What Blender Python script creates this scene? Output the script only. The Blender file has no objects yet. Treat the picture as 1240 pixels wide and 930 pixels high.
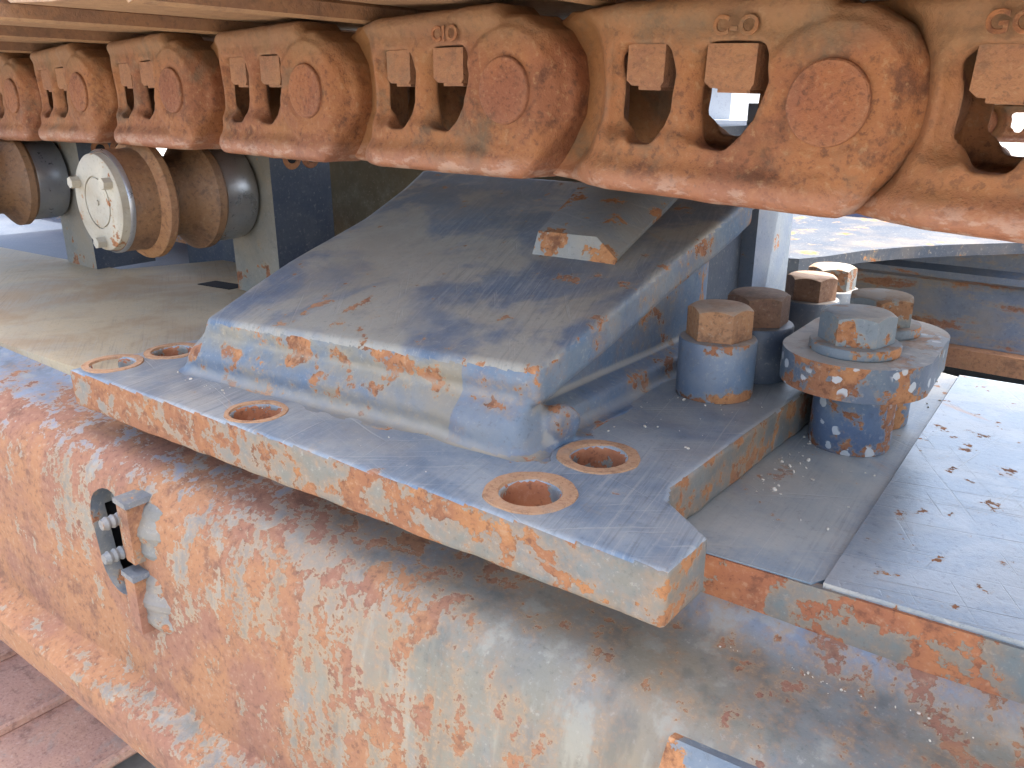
import bpy, bmesh, math, random
import numpy as np
from mathutils import Vector, Matrix
R = math.radians
random.seed(7)
rng = np.random.default_rng(5)
S = bpy.context.scene
C = S.collection
GZ = 1.02                      # the camera stands 1.02 m above the ground; everything is laid out relative to the camera, then lifted

# ------------------------------------------------------------------ camera
FPX, HZ = 980.0, 125.0
pitch = math.atan((465 - HZ) / FPX)
cd = bpy.data.cameras.new('camera'); cam = bpy.data.objects.new('camera', cd); C.objects.link(cam)
cd.sensor_width = 36.0; cd.lens = 36.0 * FPX / 1240.0
cd.clip_start = 0.02; cd.clip_end = 2000
cam.location = (0, 0, GZ); cam.rotation_euler = (R(90) - pitch, 0, R(39.0))
S.camera = cam
# ------------------------------------------------------------------ sky and sun
SUN_EL, SUN_AZ = 73.0, 40.0    # azimuth measured from +X towards +Y
w = bpy.data.worlds.new('World'); S.world = w; w.use_nodes = True
nt = w.node_tree; bg = nt.nodes['Background']
sky = nt.nodes.new('ShaderNodeTexSky'); sky.sky_type = 'NISHITA'; sky.sun_disc = False
sky.sun_elevation = R(SUN_EL); sky.sun_rotation = R(90 - SUN_AZ)
sky.air_density = 1.0; sky.dust_density = 5.0; sky.ozone_density = 0.6
hs = nt.nodes.new('ShaderNodeHueSaturation'); hs.inputs['Saturation'].default_value = .88      # the photograph's white balance
nt.links.new(sky.outputs[0], hs.inputs['Color']); nt.links.new(hs.outputs[0], bg.inputs[0]); bg.inputs[1].default_value = 0.15
sd = bpy.data.lights.new('sun', 'SUN'); sd.energy = 2.4; sd.angle = R(0.5); sd.color = (1, .94, .85)
so = bpy.data.objects.new('sun', sd); C.objects.link(so)
sv = Vector((math.cos(R(SUN_EL)) * math.cos(R(SUN_AZ)), math.cos(R(SUN_EL)) * math.sin(R(SUN_AZ)), math.sin(R(SUN_EL))))
so.rotation_euler = sv.to_track_quat('Z', 'Y').to_euler(); so.location = sv * 8
S.view_settings.view_transform = 'Standard'; S.view_settings.look = 'None'
S.view_settings.exposure = 2.42; S.view_settings.gamma = 1.0
S.view_settings.use_curve_mapping = False
S.render.engine = 'CYCLES'
S.cycles.max_bounces = 7; S.cycles.diffuse_bounces = 4
S.cycles.use_adaptive_sampling = True; S.cycles.adaptive_threshold = .02
S.cycles.caustics_reflective = False; S.cycles.caustics_refractive = False

# ------------------------------------------------------------------ materials
class NB:
    def __init__(s, name):
        s.m = bpy.data.materials.new(name); s.m.use_nodes = True
        s.t = s.m.node_tree; s.N = s.t.nodes; s.L = s.t.links
        s.b = s.N['Principled BSDF']
    def new(s, typ, **kw):
        n = s.N.new(typ)
        for k, v in kw.items(): setattr(n, k, v)
        return n
    def put(s, inp, v):
        if v is None: return
        if isinstance(v, bpy.types.NodeSocket): s.L.new(v, inp)
        elif isinstance(v, (tuple, list)) and len(v) == 3 and inp.type == 'RGBA': inp.default_value = (*v, 1)
        else: inp.default_value = v
    def math(s, op, a, b=None, c=None, clamp=False):
        n = s.new('ShaderNodeMath', operation=op, use_clamp=clamp)
        s.put(n.inputs[0], a); s.put(n.inputs[1], b); s.put(n.inputs[2], c)
        return n.outputs[0]
    def step(s, v, a, b):
        n = s.new('ShaderNodeMapRange', interpolation_type='SMOOTHSTEP')
        s.put(n.inputs[0], v); n.inputs[1].default_value = a; n.inputs[2].default_value = b
        return n.outputs[0]
    def mix(s, f, a, b, mode='MIX'):
        n = s.new('ShaderNodeMix', data_type='RGBA', blend_type=mode)
        s.put(n.inputs[0], f); s.put(n.inputs[6], a); s.put(n.inputs[7], b)
        return n.outputs[2]
    def vmap(s, v, scale=(1, 1, 1), rot=(0, 0, 0), loc=(0, 0, 0)):
        n = s.new('ShaderNodeMapping'); s.put(n.inputs[0], v)
        n.inputs[1].default_value = loc; n.inputs[2].default_value = rot; n.inputs[3].default_value = scale
        return n.outputs[0]
    def noise(s, v, scale, detail=4, rough=.55, dist=0.0, lac=2.0):
        n = s.new('ShaderNodeTexNoise'); s.put(n.inputs['Vector'], v)
        n.inputs['Scale'].default_value = scale; n.inputs['Detail'].default_value = detail
        n.inputs['Roughness'].default_value = rough; n.inputs['Distortion'].default_value = dist
        n.inputs['Lacunarity'].default_value = lac
        return n.outputs[0]
    def coords(s, rnd=True):
        tc = s.new('ShaderNodeTexCoord').outputs['Object']
        if not rnd: return tc, tc
        oi = s.new('ShaderNodeObjectInfo')
        n = s.new('ShaderNodeVectorMath', operation='SCALE'); n.inputs[0].default_value = (13.1, 7.7, 5.3)
        s.L.new(oi.outputs['Random'], n.inputs[3])
        a = s.new('ShaderNodeVectorMath', operation='ADD'); s.L.new(tc, a.inputs[0]); s.L.new(n.outputs[0], a.inputs[1])
        return a.outputs[0], tc
    def bump(s, h, strength, dist, prev=None):
        n = s.new('ShaderNodeBump'); n.inputs['Strength'].default_value = strength; n.inputs['Distance'].default_value = dist
        s.put(n.inputs['Height'], h)
        if prev is not None: s.L.new(prev, n.inputs['Normal'])
        return n.outputs[0]

RD, RM, RO, RP = (.11, .044, .024), (.27, .115, .058), (.42, .19, .075), (.46, .30, .18)

def rust_colour(nb, v, dark=RD, mid=RM, ora=RO, pale=RP, k=1.0, bias=0.0):
    n1 = nb.noise(v, 11 * k, 6, .66, .5)
    n2 = nb.noise(v, 42 * k, 6, .7)
    n3 = nb.noise(v, 190 * k, 4, .7)
    c = nb.mix(nb.step(n1, .40 + bias, .60 + bias), mid, ora)
    c = nb.mix(nb.math('MULTIPLY', nb.step(n2, .52, .68), .75), c, dark)
    c = nb.mix(nb.math('MULTIPLY', nb.step(n3, .54, .70), .5), c, pale)
    c = nb.mix(nb.math('MULTIPLY', nb.step(n3, .47, .34), .65), c, dark)
    return c, n2, n3

def steel(name, pa=(.07, .125, .215), pb=(.20, .215, .20), thr=.60, k=1.0, grads=(), rust=None, scratch=0.0,
          dust=0.0, dustc=(.36, .31, .24), prough=.42, pbal=(.42, .6), spots=0.0, streak=None, edge=.0, rnd=True,
          metallic=0.0, stain=.0, stainc=(.33, .25, .15), chip=.007, soft=.0, drip=.0, scrdir=(R(20), R(75), R(-40)), rdet=6, bumpk=1.0, org=(0, 0, 0), tint=None, bigk=1.0, wash=0.0, brush=0.0, mk=1.0, halok=.3, spec=.5, speck=.3, crease=0.0, fw=.22):
    """painted steel: two paints, sharp-edged rust patches with raised paint edges, scratches, dust on top faces"""
    nb = NB(name)
    v, raw = nb.coords(rnd)
    vs = v
    if streak is not None: vs = nb.vmap(v, streak)
    rn = nb.noise(vs, 13 * k, rdet, .58, .15)
    fine = nb.noise(v, 75 * k, 5, .65)
    f = nb.math('ADD', nb.math('MULTIPLY', rn, 1 - fw), nb.math('MULTIPLY', fine, fw))
    sep = nb.new('ShaderNodeSeparateXYZ'); nb.L.new(raw, sep.inputs[0])
    for (ax, a, b, add) in grads:            # rust grows from a to b along one axis
        a -= org['XYZ'.index(ax)]; b -= org['XYZ'.index(ax)]
        g = nb.step(sep.outputs['XYZ'.index(ax)], a, b) if a < b else nb.math('SUBTRACT', 1.0, nb.step(sep.outputs['XYZ'.index(ax)], b, a))
        f = nb.math('MULTIPLY_ADD', g, add, f)
    if edge:
        pt = nb.new('ShaderNodeNewGeometry').outputs['Pointiness']
        f = nb.math('MULTIPLY_ADD', nb.step(pt, .51, .60), edge, f)
    mask = nb.step(f, thr - chip, thr + chip + soft)
    halo = nb.step(f, thr - .055, thr)
    # paint
    big = nb.noise(v, 4.5 * k * bigk, 5, .6, .4)
    pc = nb.mix(nb.step(big, *pbal), pa, pb)
    mott = nb.noise(v, 34, 6, .7)
    if tint:
        ti = 'XYZ'.index(tint[0]); t0, t1 = tint[1] - org[ti], tint[2] - org[ti]
        g = nb.step(sep.outputs[ti], t0, t1) if t0 < t1 else nb.math('SUBTRACT', 1.0, nb.step(sep.outputs[ti], t1, t0))
        pc = nb.mix(nb.math('MULTIPLY', g, .85), pc, tint[3])
    pc = nb.mix(nb.math('MULTIPLY', nb.step(mott, .45, .75), .4 * mk), pc, nb.mix(.5, pb, (.30, .33, .34)))
    pc = nb.mix(nb.math('MULTIPLY', nb.step(mott, .5, .25), .35 * mk), pc, nb.mix(.5, pa, (.015, .02, .03)))
    sk = nb.noise(v, 240, 4, .75)
    pc = nb.mix(nb.math('MULTIPLY', nb.step(sk, .56, .70), speck), pc, (.42, .40, .35))
    pc = nb.mix(nb.math('MULTIPLY', nb.step(sk, .44, .31), speck), pc, (.03, .035, .04))
    if stain:
        sn = nb.noise(nb.vmap(v, (1, 1, .35) if drip else (1, 1, 1)), 7, 7, .65, .3)
        pc = nb.mix(nb.math('MULTIPLY', nb.step(sn, .46, .66), stain), pc, stainc)
    if drip:
        dn = nb.noise(nb.vmap(v, (1, 1, .06)), 42, 5, .6)
        pc = nb.mix(nb.math('MULTIPLY', nb.step(dn, .52, .66), drip), pc, (.05, .06, .06))
        pc = nb.mix(nb.math('MULTIPLY', nb.step(dn, .46, .34), drip), pc, (.34, .33, .27))
    if wash:
        pc = nb.mix(nb.math('MULTIPLY', nb.step(f, thr - .13, thr), wash), pc, (.27, .155, .085))
    if brush:
        for i, rz in enumerate(scrdir[:1]):
            bw = nb.noise(nb.vmap(nb.vmap(v, rot=(0, 0, rz)), (9, 330 - 90 * i, 60), loc=(i, 2 * i, 0)), 1.0, 5, .7, .8)
            bm_ = nb.step(nb.noise(v, 6, 4, .6), .35, .65) if i == 0 else nb.step(nb.noise(v, 8, 4, .6), .62, .4)
            pc = nb.mix(nb.math('MULTIPLY', nb.math('MULTIPLY', nb.step(bw, .5, .66), bm_), brush), pc, (.36, .355, .33))
            pc = nb.mix(nb.math('MULTIPLY', nb.math('MULTIPLY', nb.step(bw, .48, .34), bm_), brush), pc, (.04, .055, .075))
    sc = None
    if scratch:
        for i, rz in enumerate(scrdir):
            wv = nb.vmap(nb.vmap(v, rot=(0, 0, rz)), (4 + 1.5 * i, 560 - 130 * i, 60), loc=(i * 3.1, i * 1.7, 0))
            wn = nb.noise(wv, 1.0, 2, .5, .35)
            ln = nb.step(wn, .64, .71)
            brk = nb.step(nb.noise(v, 9 + 5 * i, 4, .6), .40, .60)
            ln = nb.math('MULTIPLY', ln, brk)
            sc = ln if sc is None else nb.math('MAXIMUM', sc, ln)
        pc = nb.mix(nb.math('MULTIPLY', sc, scratch * .75), pc, (.36, .36, .34))
        tn = nb.step(nb.noise(nb.vmap(nb.vmap(v, rot=(0, 0, R(35))), (7, 60, 20)), 1.0, 3, .6, .3), .66, .74)
        pc = nb.mix(nb.math('MULTIPLY', tn, scratch * .8), pc, (.40, .23, .12))
    rc, r2, r3 = rust_colour(nb, v, *(rust or (RD, RM, RO, RP)))
    pc = nb.mix(nb.math('MULTIPLY', halo, halok), pc, (.36, .26, .14))
    col = nb.mix(mask, pc, rc)
    if spots:
        vo = nb.new('ShaderNodeTexVoronoi'); nb.put(vo.inputs['Vector'], nb.vmap(v, loc=(.3, .2, .1))); vo.inputs['Scale'].default_value = 78
        wob = nb.math('MULTIPLY_ADD', nb.noise(v, 95, 3, .6), .62, vo.outputs['Distance'])
        sp = nb.math('MULTIPLY', nb.step(wob, .575, .545), nb.step(nb.noise(v, 24, 2, .5), .46, .49))
        col = nb.mix(nb.math('MULTIPLY', sp, spots * .85), col, (.50, .53, .54))
    if crease:
        pt2 = nb.new('ShaderNodeNewGeometry').outputs['Pointiness']
        cm = nb.math('MULTIPLY', nb.step(nb.math('MULTIPLY_ADD', mott, .02, pt2), .503, .478), crease)
        col = nb.mix(cm, col, (.37, .325, .25))
    rough = nb.math('MULTIPLY_ADD', mask, .88 - prough, nb.math('MULTIPLY_ADD', mott, .22, prough - .11))
    if dust:
        geo = nb.new('ShaderNodeNewGeometry'); sz = nb.new('ShaderNodeSeparateXYZ'); nb.L.new(geo.outputs['True Normal'], sz.inputs[0])
        dn2 = nb.noise(v, 16, 8, .7)
        dm = nb.math('MULTIPLY', nb.step(sz.outputs[2], .55, .95), nb.math('MULTIPLY_ADD', nb.step(dn2, .36, .66), dust * .75, dust * .25), clamp=True)
        col = nb.mix(dm, col, dustc)
        rough = nb.math('MULTIPLY_ADD', dm, .4, rough, clamp=True)
    nb.put(nb.b.inputs['Base Color'], col); nb.put(nb.b.inputs['Roughness'], rough)
    nb.b.inputs['Metallic'].default_value = metallic
    nb.b.inputs['Specular IOR Level'].default_value = spec
    h = nb.math('MULTIPLY', mask, nb.math('MULTIPLY_ADD', nb.math('ADD', r2, r3), .55, -1.0))
    h = nb.math('MULTIPLY_ADD', sk, .30, nb.math('MULTIPLY_ADD', mott, .35, h))
    if sc is not None: h = nb.math('MULTIPLY_ADD', sc, -.22, h)
    bn = nb.bump(h, .6 * bumpk, .0012)
    nb.L.new(bn, nb.b.inputs['Normal'])
    return nb.m

def rusty(name, dark=RD, mid=RM, ora=RO, pale=RP, k=1.0, bias=0.0, grime=.35, grimec=(.10, .085, .05), polish=None, bumps=1.0, edge=.25, rough=.82, ochre=.35, top=None, valley=None, dusttop=0.0):
    """bare cast steel, rusted all over; polish = (axis, a, b) puts worn bright metal where it rubs"""
    nb = NB(name)
    v, raw = nb.coords(True)
    c, n2, n3 = rust_colour(nb, v, dark, mid, ora, pale, k, bias)
    sep = nb.new('ShaderNodeSeparateXYZ'); nb.L.new(raw, sep.inputs[0])
    oc = nb.noise(v, 12, 6, .65, .5)
    c = nb.mix(nb.math('MULTIPLY', nb.step(oc, .50, .68), ochre), c, (.27, .13, .045))
    if top:
        tz = nb.step(nb.math('MULTIPLY_ADD', oc, .05, sep.outputs[2]), top[0], top[1])
        c = nb.mix(nb.math('MULTIPLY', tz, .55), c, (.19, .125, .065))
    if valley:
        vz = nb.step(nb.math('MULTIPLY_ADD', oc, .05, sep.outputs[0]), valley[0], valley[1])
        c = nb.mix(nb.math('MULTIPLY', nb.math('SUBTRACT', 1.0, vz), .6), c, (.27, .125, .04))
    g = nb.noise(v, 17, 6, .68, .3)
    c = nb.mix(nb.math('MULTIPLY', nb.step(g, .52, .70), grime), c, grimec)
    pt = nb.new('ShaderNodeNewGeometry').outputs['Pointiness']
    c = nb.mix(nb.math('MULTIPLY', nb.step(pt, .515, .60), edge), c, (.38, .24, .15))
    rr = nb.math('MULTIPLY_ADD', n2, .2, rough - .1)
    if dusttop:
        sz = nb.new('ShaderNodeSeparateXYZ'); nb.L.new(nb.new('ShaderNodeNewGeometry').outputs['True Normal'], sz.inputs[0])
        c = nb.mix(nb.math('MULTIPLY', nb.step(sz.outputs[2], .6, .95), nb.math('MULTIPLY_ADD', nb.step(g, .35, .6), dusttop * .6, dusttop * .4)), c, (.46, .37, .28))
    if polish:
        ax, a, b = polish
        pm = nb.step(sep.outputs['XYZ'.index(ax)], max(a, b), min(a, b)) if a > b else nb.step(sep.outputs['XYZ'.index(ax)], a, b)
        pn = nb.math('MULTIPLY', pm, nb.step(nb.noise(nb.vmap(v, (1, 1, 2.5)), 45, 6, .7), .50, .60))
        c = nb.mix(nb.math('MULTIPLY', pm, .5), c, (.34, .145, .085))
        c = nb.mix(nb.math('MULTIPLY', pn, .32), c, (.55, .43, .34))
        rr = nb.math('MULTIPLY_ADD', pm, -.32, rr)
    nb.put(nb.b.inputs['Base Color'], c); nb.put(nb.b.inputs['Roughness'], rr)
    bn = nb.bump(nb.math('MULTIPLY_ADD', g, .9, nb.math('ADD', n2, n3)), .55 * bumps, .0014)
    nb.L.new(bn, nb.b.inputs['Normal'])
    return nb.m

M = {}
LK = ((.085, .033, .017), (.215, .082, .037), (.275, .112, .042), (.34, .205, .105))
FO = (-.5, .5, -.5); MO = (-.42, .40, -.225)
M['link'] = rusty('rusted_link_steel', *LK, polish=('Z', -.038, -.052), valley=(-.150, -.115), bumps=1.3, top=(.040, .068), grime=.65, grimec=(.105, .085, .055))
M['pin'] = rusty('rusted_pin_steel', (.09, .034, .018), (.215, .078, .038), (.265, .100, .040), (.33, .185, .10), k=1.6, grime=.15, bumps=1.6, ochre=.12)
M['nut'] = rusty('rusted_nut_steel', *LK, k=1.8, grime=.7, grimec=(.085, .07, .045), ochre=.5, bumps=1.5)
M['shoe'] = rusty('rusted_shoe_steel', (.13, .065, .035), (.29, .165, .085), (.34, .20, .095), (.42, .31, .18), bias=-.05, grime=.3, grimec=(.15, .09, .04), rough=.6, ochre=.5)
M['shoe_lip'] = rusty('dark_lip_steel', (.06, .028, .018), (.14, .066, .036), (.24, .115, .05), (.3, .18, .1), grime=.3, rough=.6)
M['low_shoe'] = rusty('dark_rusted_shoe_steel', (.22, .118, .09), (.45, .255, .19), (.50, .285, .20), (.60, .47, .38), grime=.55, grimec=(.28, .29, .26), ochre=.08, edge=.1)
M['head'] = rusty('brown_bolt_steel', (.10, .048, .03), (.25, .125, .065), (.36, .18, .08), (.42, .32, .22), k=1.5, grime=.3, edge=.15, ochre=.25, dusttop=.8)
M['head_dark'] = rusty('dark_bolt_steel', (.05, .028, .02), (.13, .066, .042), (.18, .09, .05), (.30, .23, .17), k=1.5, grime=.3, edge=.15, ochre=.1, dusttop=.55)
M['roller'] = rusty('rusted_roller_steel', (.075, .042, .028), (.19, .105, .062), (.26, .14, .068), (.34, .23, .14), grime=.4, grimec=(.11, .09, .07), rough=.55, ochre=.2)
M['flange'] = rusty('ochre_flange_steel', (.13, .06, .032), (.28, .14, .07), (.34, .175, .075), (.42, .28, .16), grime=.35)
M['bore'] = steel('bore_steel', pa=(.13, .155, .175), pb=(.18, .18, .165), thr=.47, k=2.2, rust=((.15, .055, .028), (.32, .115, .052), (.38, .15, .062), (.42, .21, .12)))
M['spot'] = rusty('spot_face_rust', (.22, .11, .06), (.40, .225, .12), (.43, .24, .125), (.48, .33, .21), k=2.0, grime=.65, grimec=(.23, .215, .19), bumps=.4, edge=.0, ochre=.1)
M['polished'] = steel('polished_tread_steel', pa=(.34, .37, .42), pb=(.42, .42, .42), thr=.72, prough=.30, metallic=.7, k=2)
M['cap'] = steel('pale_cap_paint', pa=(.46, .43, .345), pb=(.39, .365, .30), thr=.605, k=3.0, prough=.65, stain=.75, stainc=(.30, .25, .17))
M['plate_top'] = steel('scratched_blue_plate', pa=(.092, .147, .215), pb=(.24, .27, .29), thr=.665, k=2.2, scratch=.6, scrdir=(R(78), R(15), R(-40)), brush=.55, dust=.24, dustc=(.42, .385, .32), prough=.38,
                       stain=.35, stainc=(.30, .235, .155), edge=.12)
M['plate_edge'] = steel('flaked_plate_edge', pa=(.115, .127, .125), pb=(.135, .137, .118), halok=.15, thr=.535, k=4.0, prough=.55, grads=(('X', -.15, -.62, .05),), stain=.5, stainc=(.22, .15, .085), wash=.4, edge=.02, org=MO, rust=((.10, .042, .025), (.23, .098, .047), (.31, .142, .056), (.37, .235, .135)))
M['saddle'] = steel('dusty_blue_ramp', crease=.7, pa=(.088, .130, .190), pb=(.31, .29, .235), bigk=.75, thr=.635, k=2.6, scratch=.35, brush=.45, dust=.38, dustc=(.25, .225, .185), prough=.5, edge=.12, stain=.4, stainc=(.24, .205, .15), scrdir=(R(72), R(95), R(50)), pbal=(.44, .56),
                    grads=(('Y', .42, .33, .035),), org=MO)
M['saddle_front'] = steel('stained_ramp_front', crease=.7, pa=(.10, .145, .195), pb=(.20, .185, .145), thr=.56, k=3.4, prough=.5, stain=.85, stainc=(.25, .205, .14), pbal=(.40, .56), soft=.02, edge=.05, tint=('Z', -.176, -.190, (.09, .135, .20)), grads=(('Z', -.185, -.150, .03),), org=MO)
M['blue'] = steel('blue_steel_paint', crease=.5, pa=(.07, .13, .22), pb=(.13, .175, .225), thr=.59, k=3.0, wash=.3, prough=.6, stain=.25, edge=.08)
M['lightblue'] = steel('pale_blue_steel_paint', pa=(.17, .215, .285), pb=(.22, .26, .30), thr=.66, k=2.4, prough=.4, stain=.2)
M['bar'] = steel('worn_bar_paint', pa=(.20, .235, .255), pb=(.28, .285, .26), thr=.575, k=2.8, prough=.5, scratch=.3, stain=.35, grads=(('Y', .535, .518, .085),), org=MO)
M['navy'] = steel('navy_bracket_paint', pa=(.055, .072, .105), pb=(.075, .09, .115), mk=.5, thr=.74, k=2, prough=.5, spec=.3)
M['dark_gap'] = steel('dark_gap_steel', pa=(.03, .032, .035), pb=(.045, .042, .038), mk=.2, speck=.1, spec=.05, thr=.74, k=1.5, prough=.9)  # near-black colour made for the sheet that darkens the gap
M['greypost'] = steel('grey_post_paint', pa=(.24, .23, .195), pb=(.20, .20, .18), thr=.64, k=2.4, prough=.6, stain=.4, grads=(('Z', .06, .0, .10),))
M['olive'] = steel('olive_dirty_steel', pa=(.085, .082, .058), pb=(.12, .112, .08), thr=.72, k=1.5, prough=.75, stain=.4, stainc=(.13, .105, .06))
M['tan'] = steel('dusty_tan_deck', pa=(.47, .375, .235), pb=(.36, .31, .225), thr=.74, k=1.2, prough=.65, stain=.9, stainc=(.36, .25, .14), brush=.3, scratch=.2, scrdir=(R(30), R(50), R(10)), streak=(1, 2.5, 1))
M['deck'] = steel('blue_deck_paint', pa=(.16, .225, .28), pb=(.27, .30, .30), thr=.645, k=2.3, prough=.36, scratch=.45, scrdir=(R(85), R(30), R(-30)), brush=.3, dust=.5, dustc=(.50, .465, .39), stain=.2)
M['gloss'] = steel('scuffed_gloss_deck', pa=(.26, .305, .34), pb=(.34, .365, .375), thr=.625, k=4.5, prough=.31, scratch=.75, metallic=.3, scrdir=(R(-15), R(60), R(100)), stain=.15)
M['deck_edge'] = steel('flaked_deck_edge', pa=(.14, .155, .145), pb=(.115, .145, .155), wash=.4, fw=.3, thr=.505, k=1.9, halok=.2, prough=.5, rust=((.12, .045, .026), (.29, .108, .052), (.37, .145, .06), (.43, .24, .14)), streak=(1, 1, 1.2))
M['beam'] = steel('flaking_frame_paint', pa=(.145, .152, .145), pb=(.175, .165, .128), thr=.540, k=2.9, rdet=8, prough=.55, fw=.34, streak=(1.2, 1.2, .62), wash=.45,
                  grads=(('X', -.21, -.65, .075), ('Z', -.31, -.42, .06), ('X', -.31, -.19, -.055), ('X', -.19, .0, .075), ('X', -.65, -.84, .05), ('Z', -.262, -.246, -.18), ('Z', -.444, -.452, -.07), ('Z', -.454, -.464, .10)),
                  drip=.4, stain=.5, stainc=(.25, .19, .12), tint=('Z', -.279, -.264, (.17, .215, .29)),
                  rust=((.13, .062, .041), (.235, .112, .072), (.30, .145, .070), (.36, .25, .165)), pbal=(.40, .62), org=FO)
M['stop'] = steel('blue_stop_plate', pa=(.10, .14, .19), pb=(.13, .165, .20), thr=.57, k=2.5, prough=.5, stain=.2, grads=(('X', -.11, -.135, .12),), org=FO)
M['bracket'] = steel('bracket_weld_paint', pa=(.095, .115, .14), pb=(.135, .14, .135), thr=.575, k=2.5, prough=.5, stain=.3, bumpk=1.5)
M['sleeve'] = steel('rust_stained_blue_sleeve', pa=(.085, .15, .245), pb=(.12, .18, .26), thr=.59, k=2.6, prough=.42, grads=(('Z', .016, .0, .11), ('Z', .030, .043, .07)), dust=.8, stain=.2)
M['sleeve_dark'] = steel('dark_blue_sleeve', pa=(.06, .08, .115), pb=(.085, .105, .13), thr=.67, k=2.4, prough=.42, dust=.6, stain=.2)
M['clamp'] = steel('flecked_clamp_paint', pa=(.085, .115, .165), pb=(.11, .145, .18), thr=.535, k=3.0, prough=.45, spots=1.0, dust=1.35, dustc=(.52, .49, .43))
M['pillar'] = steel('flecked_spacer_paint', pa=(.08, .115, .19), pb=(.095, .14, .21), thr=.535, k=3.2, prough=.42, spots=1.0)
M['clamp_head'] = steel('flaked_bolt_paint', pa=(.15, .185, .215), pb=(.17, .205, .225), thr=.535, k=3.2, prough=.5, dust=1.2, dustc=(.44, .41, .36))
M['clamp_head_brown'] = steel('browned_bolt_paint', pa=(.15, .17, .18), pb=(.17, .19, .19), thr=.50, k=3.2, prough=.5, dust=1.0, dustc=(.36, .29, .21), rust=((.08, .04, .025), (.2, .10, .055), (.3, .15, .07), (.4, .28, .18)))
M['channel'] = steel('rust_striped_channel', pa=(.15, .19, .26), pb=(.19, .215, .25), thr=.565, k=1.6, prough=.5, streak=(.5, 1, 2.2), soft=.05, stain=.4, rust=((.16, .08, .05), (.27, .13, .08), (.34, .17, .085), (.4, .28, .18)))
M['farpaint'] = steel('faded_blue_far_steel', pa=(.06, .072, .092), pb=(.075, .085, .10), mk=.2, spec=.08, thr=.60, k=1.6, prough=.85, stain=.2)
M['palegrey'] = steel('pale_grey_steel_paint', pa=(.36, .38, .40), pb=(.40, .41, .41), thr=.72, k=1.2, prough=.5, stain=.1)
M['violet'] = steel('violet_blue_steel', pa=(.075, .095, .18), pb=(.09, .11, .18), thr=.70, k=1.6, prough=.4)
M['rustplain'] = rusty('plain_rust_steel', (.13, .055, .03), (.32, .14, .07), (.39, .175, .075), (.46, .30, .17))
def flat(name, c, rough=.9):
    nb = NB(name); v, _ = nb.coords()
    n = nb.noise(v, 30, 5, .6)
    nb.put(nb.b.inputs['Base Color'], nb.mix(nb.step(n, .3, .7), tuple(x * .75 for x in c), c)); nb.b.inputs['Roughness'].default_value = rough
    return nb.m
M['grit'] = flat('pale_grit', (.62, .56, .46))
M['dirt'] = flat('sandy_ground', (.34, .315, .28))
M['black'] = flat('hollow_dark', (.012, .012, .014))  # black that stands in for the shade inside hollows

# ------------------------------------------------------------------ object helpers
def link_mesh(name, me, mat, parent=None, smooth=True, loc=(0, 0, 0)):
    o = bpy.data.objects.new(name, me); C.objects.link(o)
    for m in (mat if isinstance(mat, (list, tuple)) else [mat]): me.materials.append(m)
    if smooth:
        me.polygons.foreach_set('use_smooth', [True] * len(me.polygons))
    o.location = loc
    if parent: o.parent = parent
    return o
def tag(o, label, cat, group=None, kind=None):
    if label: o['label'] = label
    if cat: o['category'] = cat
    if group: o['group'] = group
    if kind: o['kind'] = kind
    return o
def thing(name, label, cat, loc=(0, 0, 0), group=None, rot=(0, 0, 0)):
    o = bpy.data.objects.new(name, None); C.objects.link(o); o.location = loc; o.rotation_euler = rot
    o.empty_display_size = .05
    return tag(o, label, cat, group)
def shift(me, parent):
    if parent is not None:
        l = parent.location; me.transform(Matrix.Translation((-l[0], -l[1], -l[2])))
def from_bm(name, bm, mat, parent=None, bevel=0.0, seg=2, angle=35, rel=True, smooth=True):
    if bevel:
        es = [e for e in bm.edges if e.is_manifold and e.calc_face_angle(0) > R(angle)]
        if es: bmesh.ops.bevel(bm, geom=es, offset=bevel, segments=seg, profile=.6, affect='EDGES', clamp_overlap=True)
    bmesh.ops.recalc_face_normals(bm, faces=bm.faces[:])
    me = bpy.data.meshes.new(name); bm.to_mesh(me); bm.free()
    if rel: shift(me, parent)
    o = link_mesh(name, me, mat, parent, smooth)
    if smooth:
        try: me.set_sharp_from_angle(angle=R(38))
        except Exception: pass
    return o
def bm_poly(bm, pts, ax, a, b):
    """prism: 2-D pts extruded from a to b along axis ax ('X': pts=(y,z), 'Y': (x,z), 'Z': (x,y)); a and b may be callables of the point"""
    def P(p, t):
        t = t(*p) if callable(t) else t
        return {'X': (t, p[0], p[1]), 'Y': (p[0], t, p[1]), 'Z': (p[0], p[1], t)}[ax]
    lo = [bm.verts.new(P(p, a)) for p in pts]; hi = [bm.verts.new(P(p, b)) for p in pts]
    n = len(pts)
    bm.faces.new(lo[::-1]); bm.faces.new(hi)
    for i in range(n): bm.faces.new((lo[i], lo[(i + 1) % n], hi[(i + 1) % n], hi[i]))
def prism(name, pts, ax, a, b, mat, parent=None, bevel=.002, seg=2):
    bm = bmesh.new(); bm_poly(bm, pts, ax, a, b)
    return from_bm(name, bm, mat, parent, bevel, seg)
def box(name, x0, x1, y0, y1, z0, z1, mat, parent=None, bevel=.002):
    return prism(name, [(x0, y0), (x1, y0), (x1, y1), (x0, y1)], 'Z', z0, z1, mat, parent, bevel)
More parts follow.
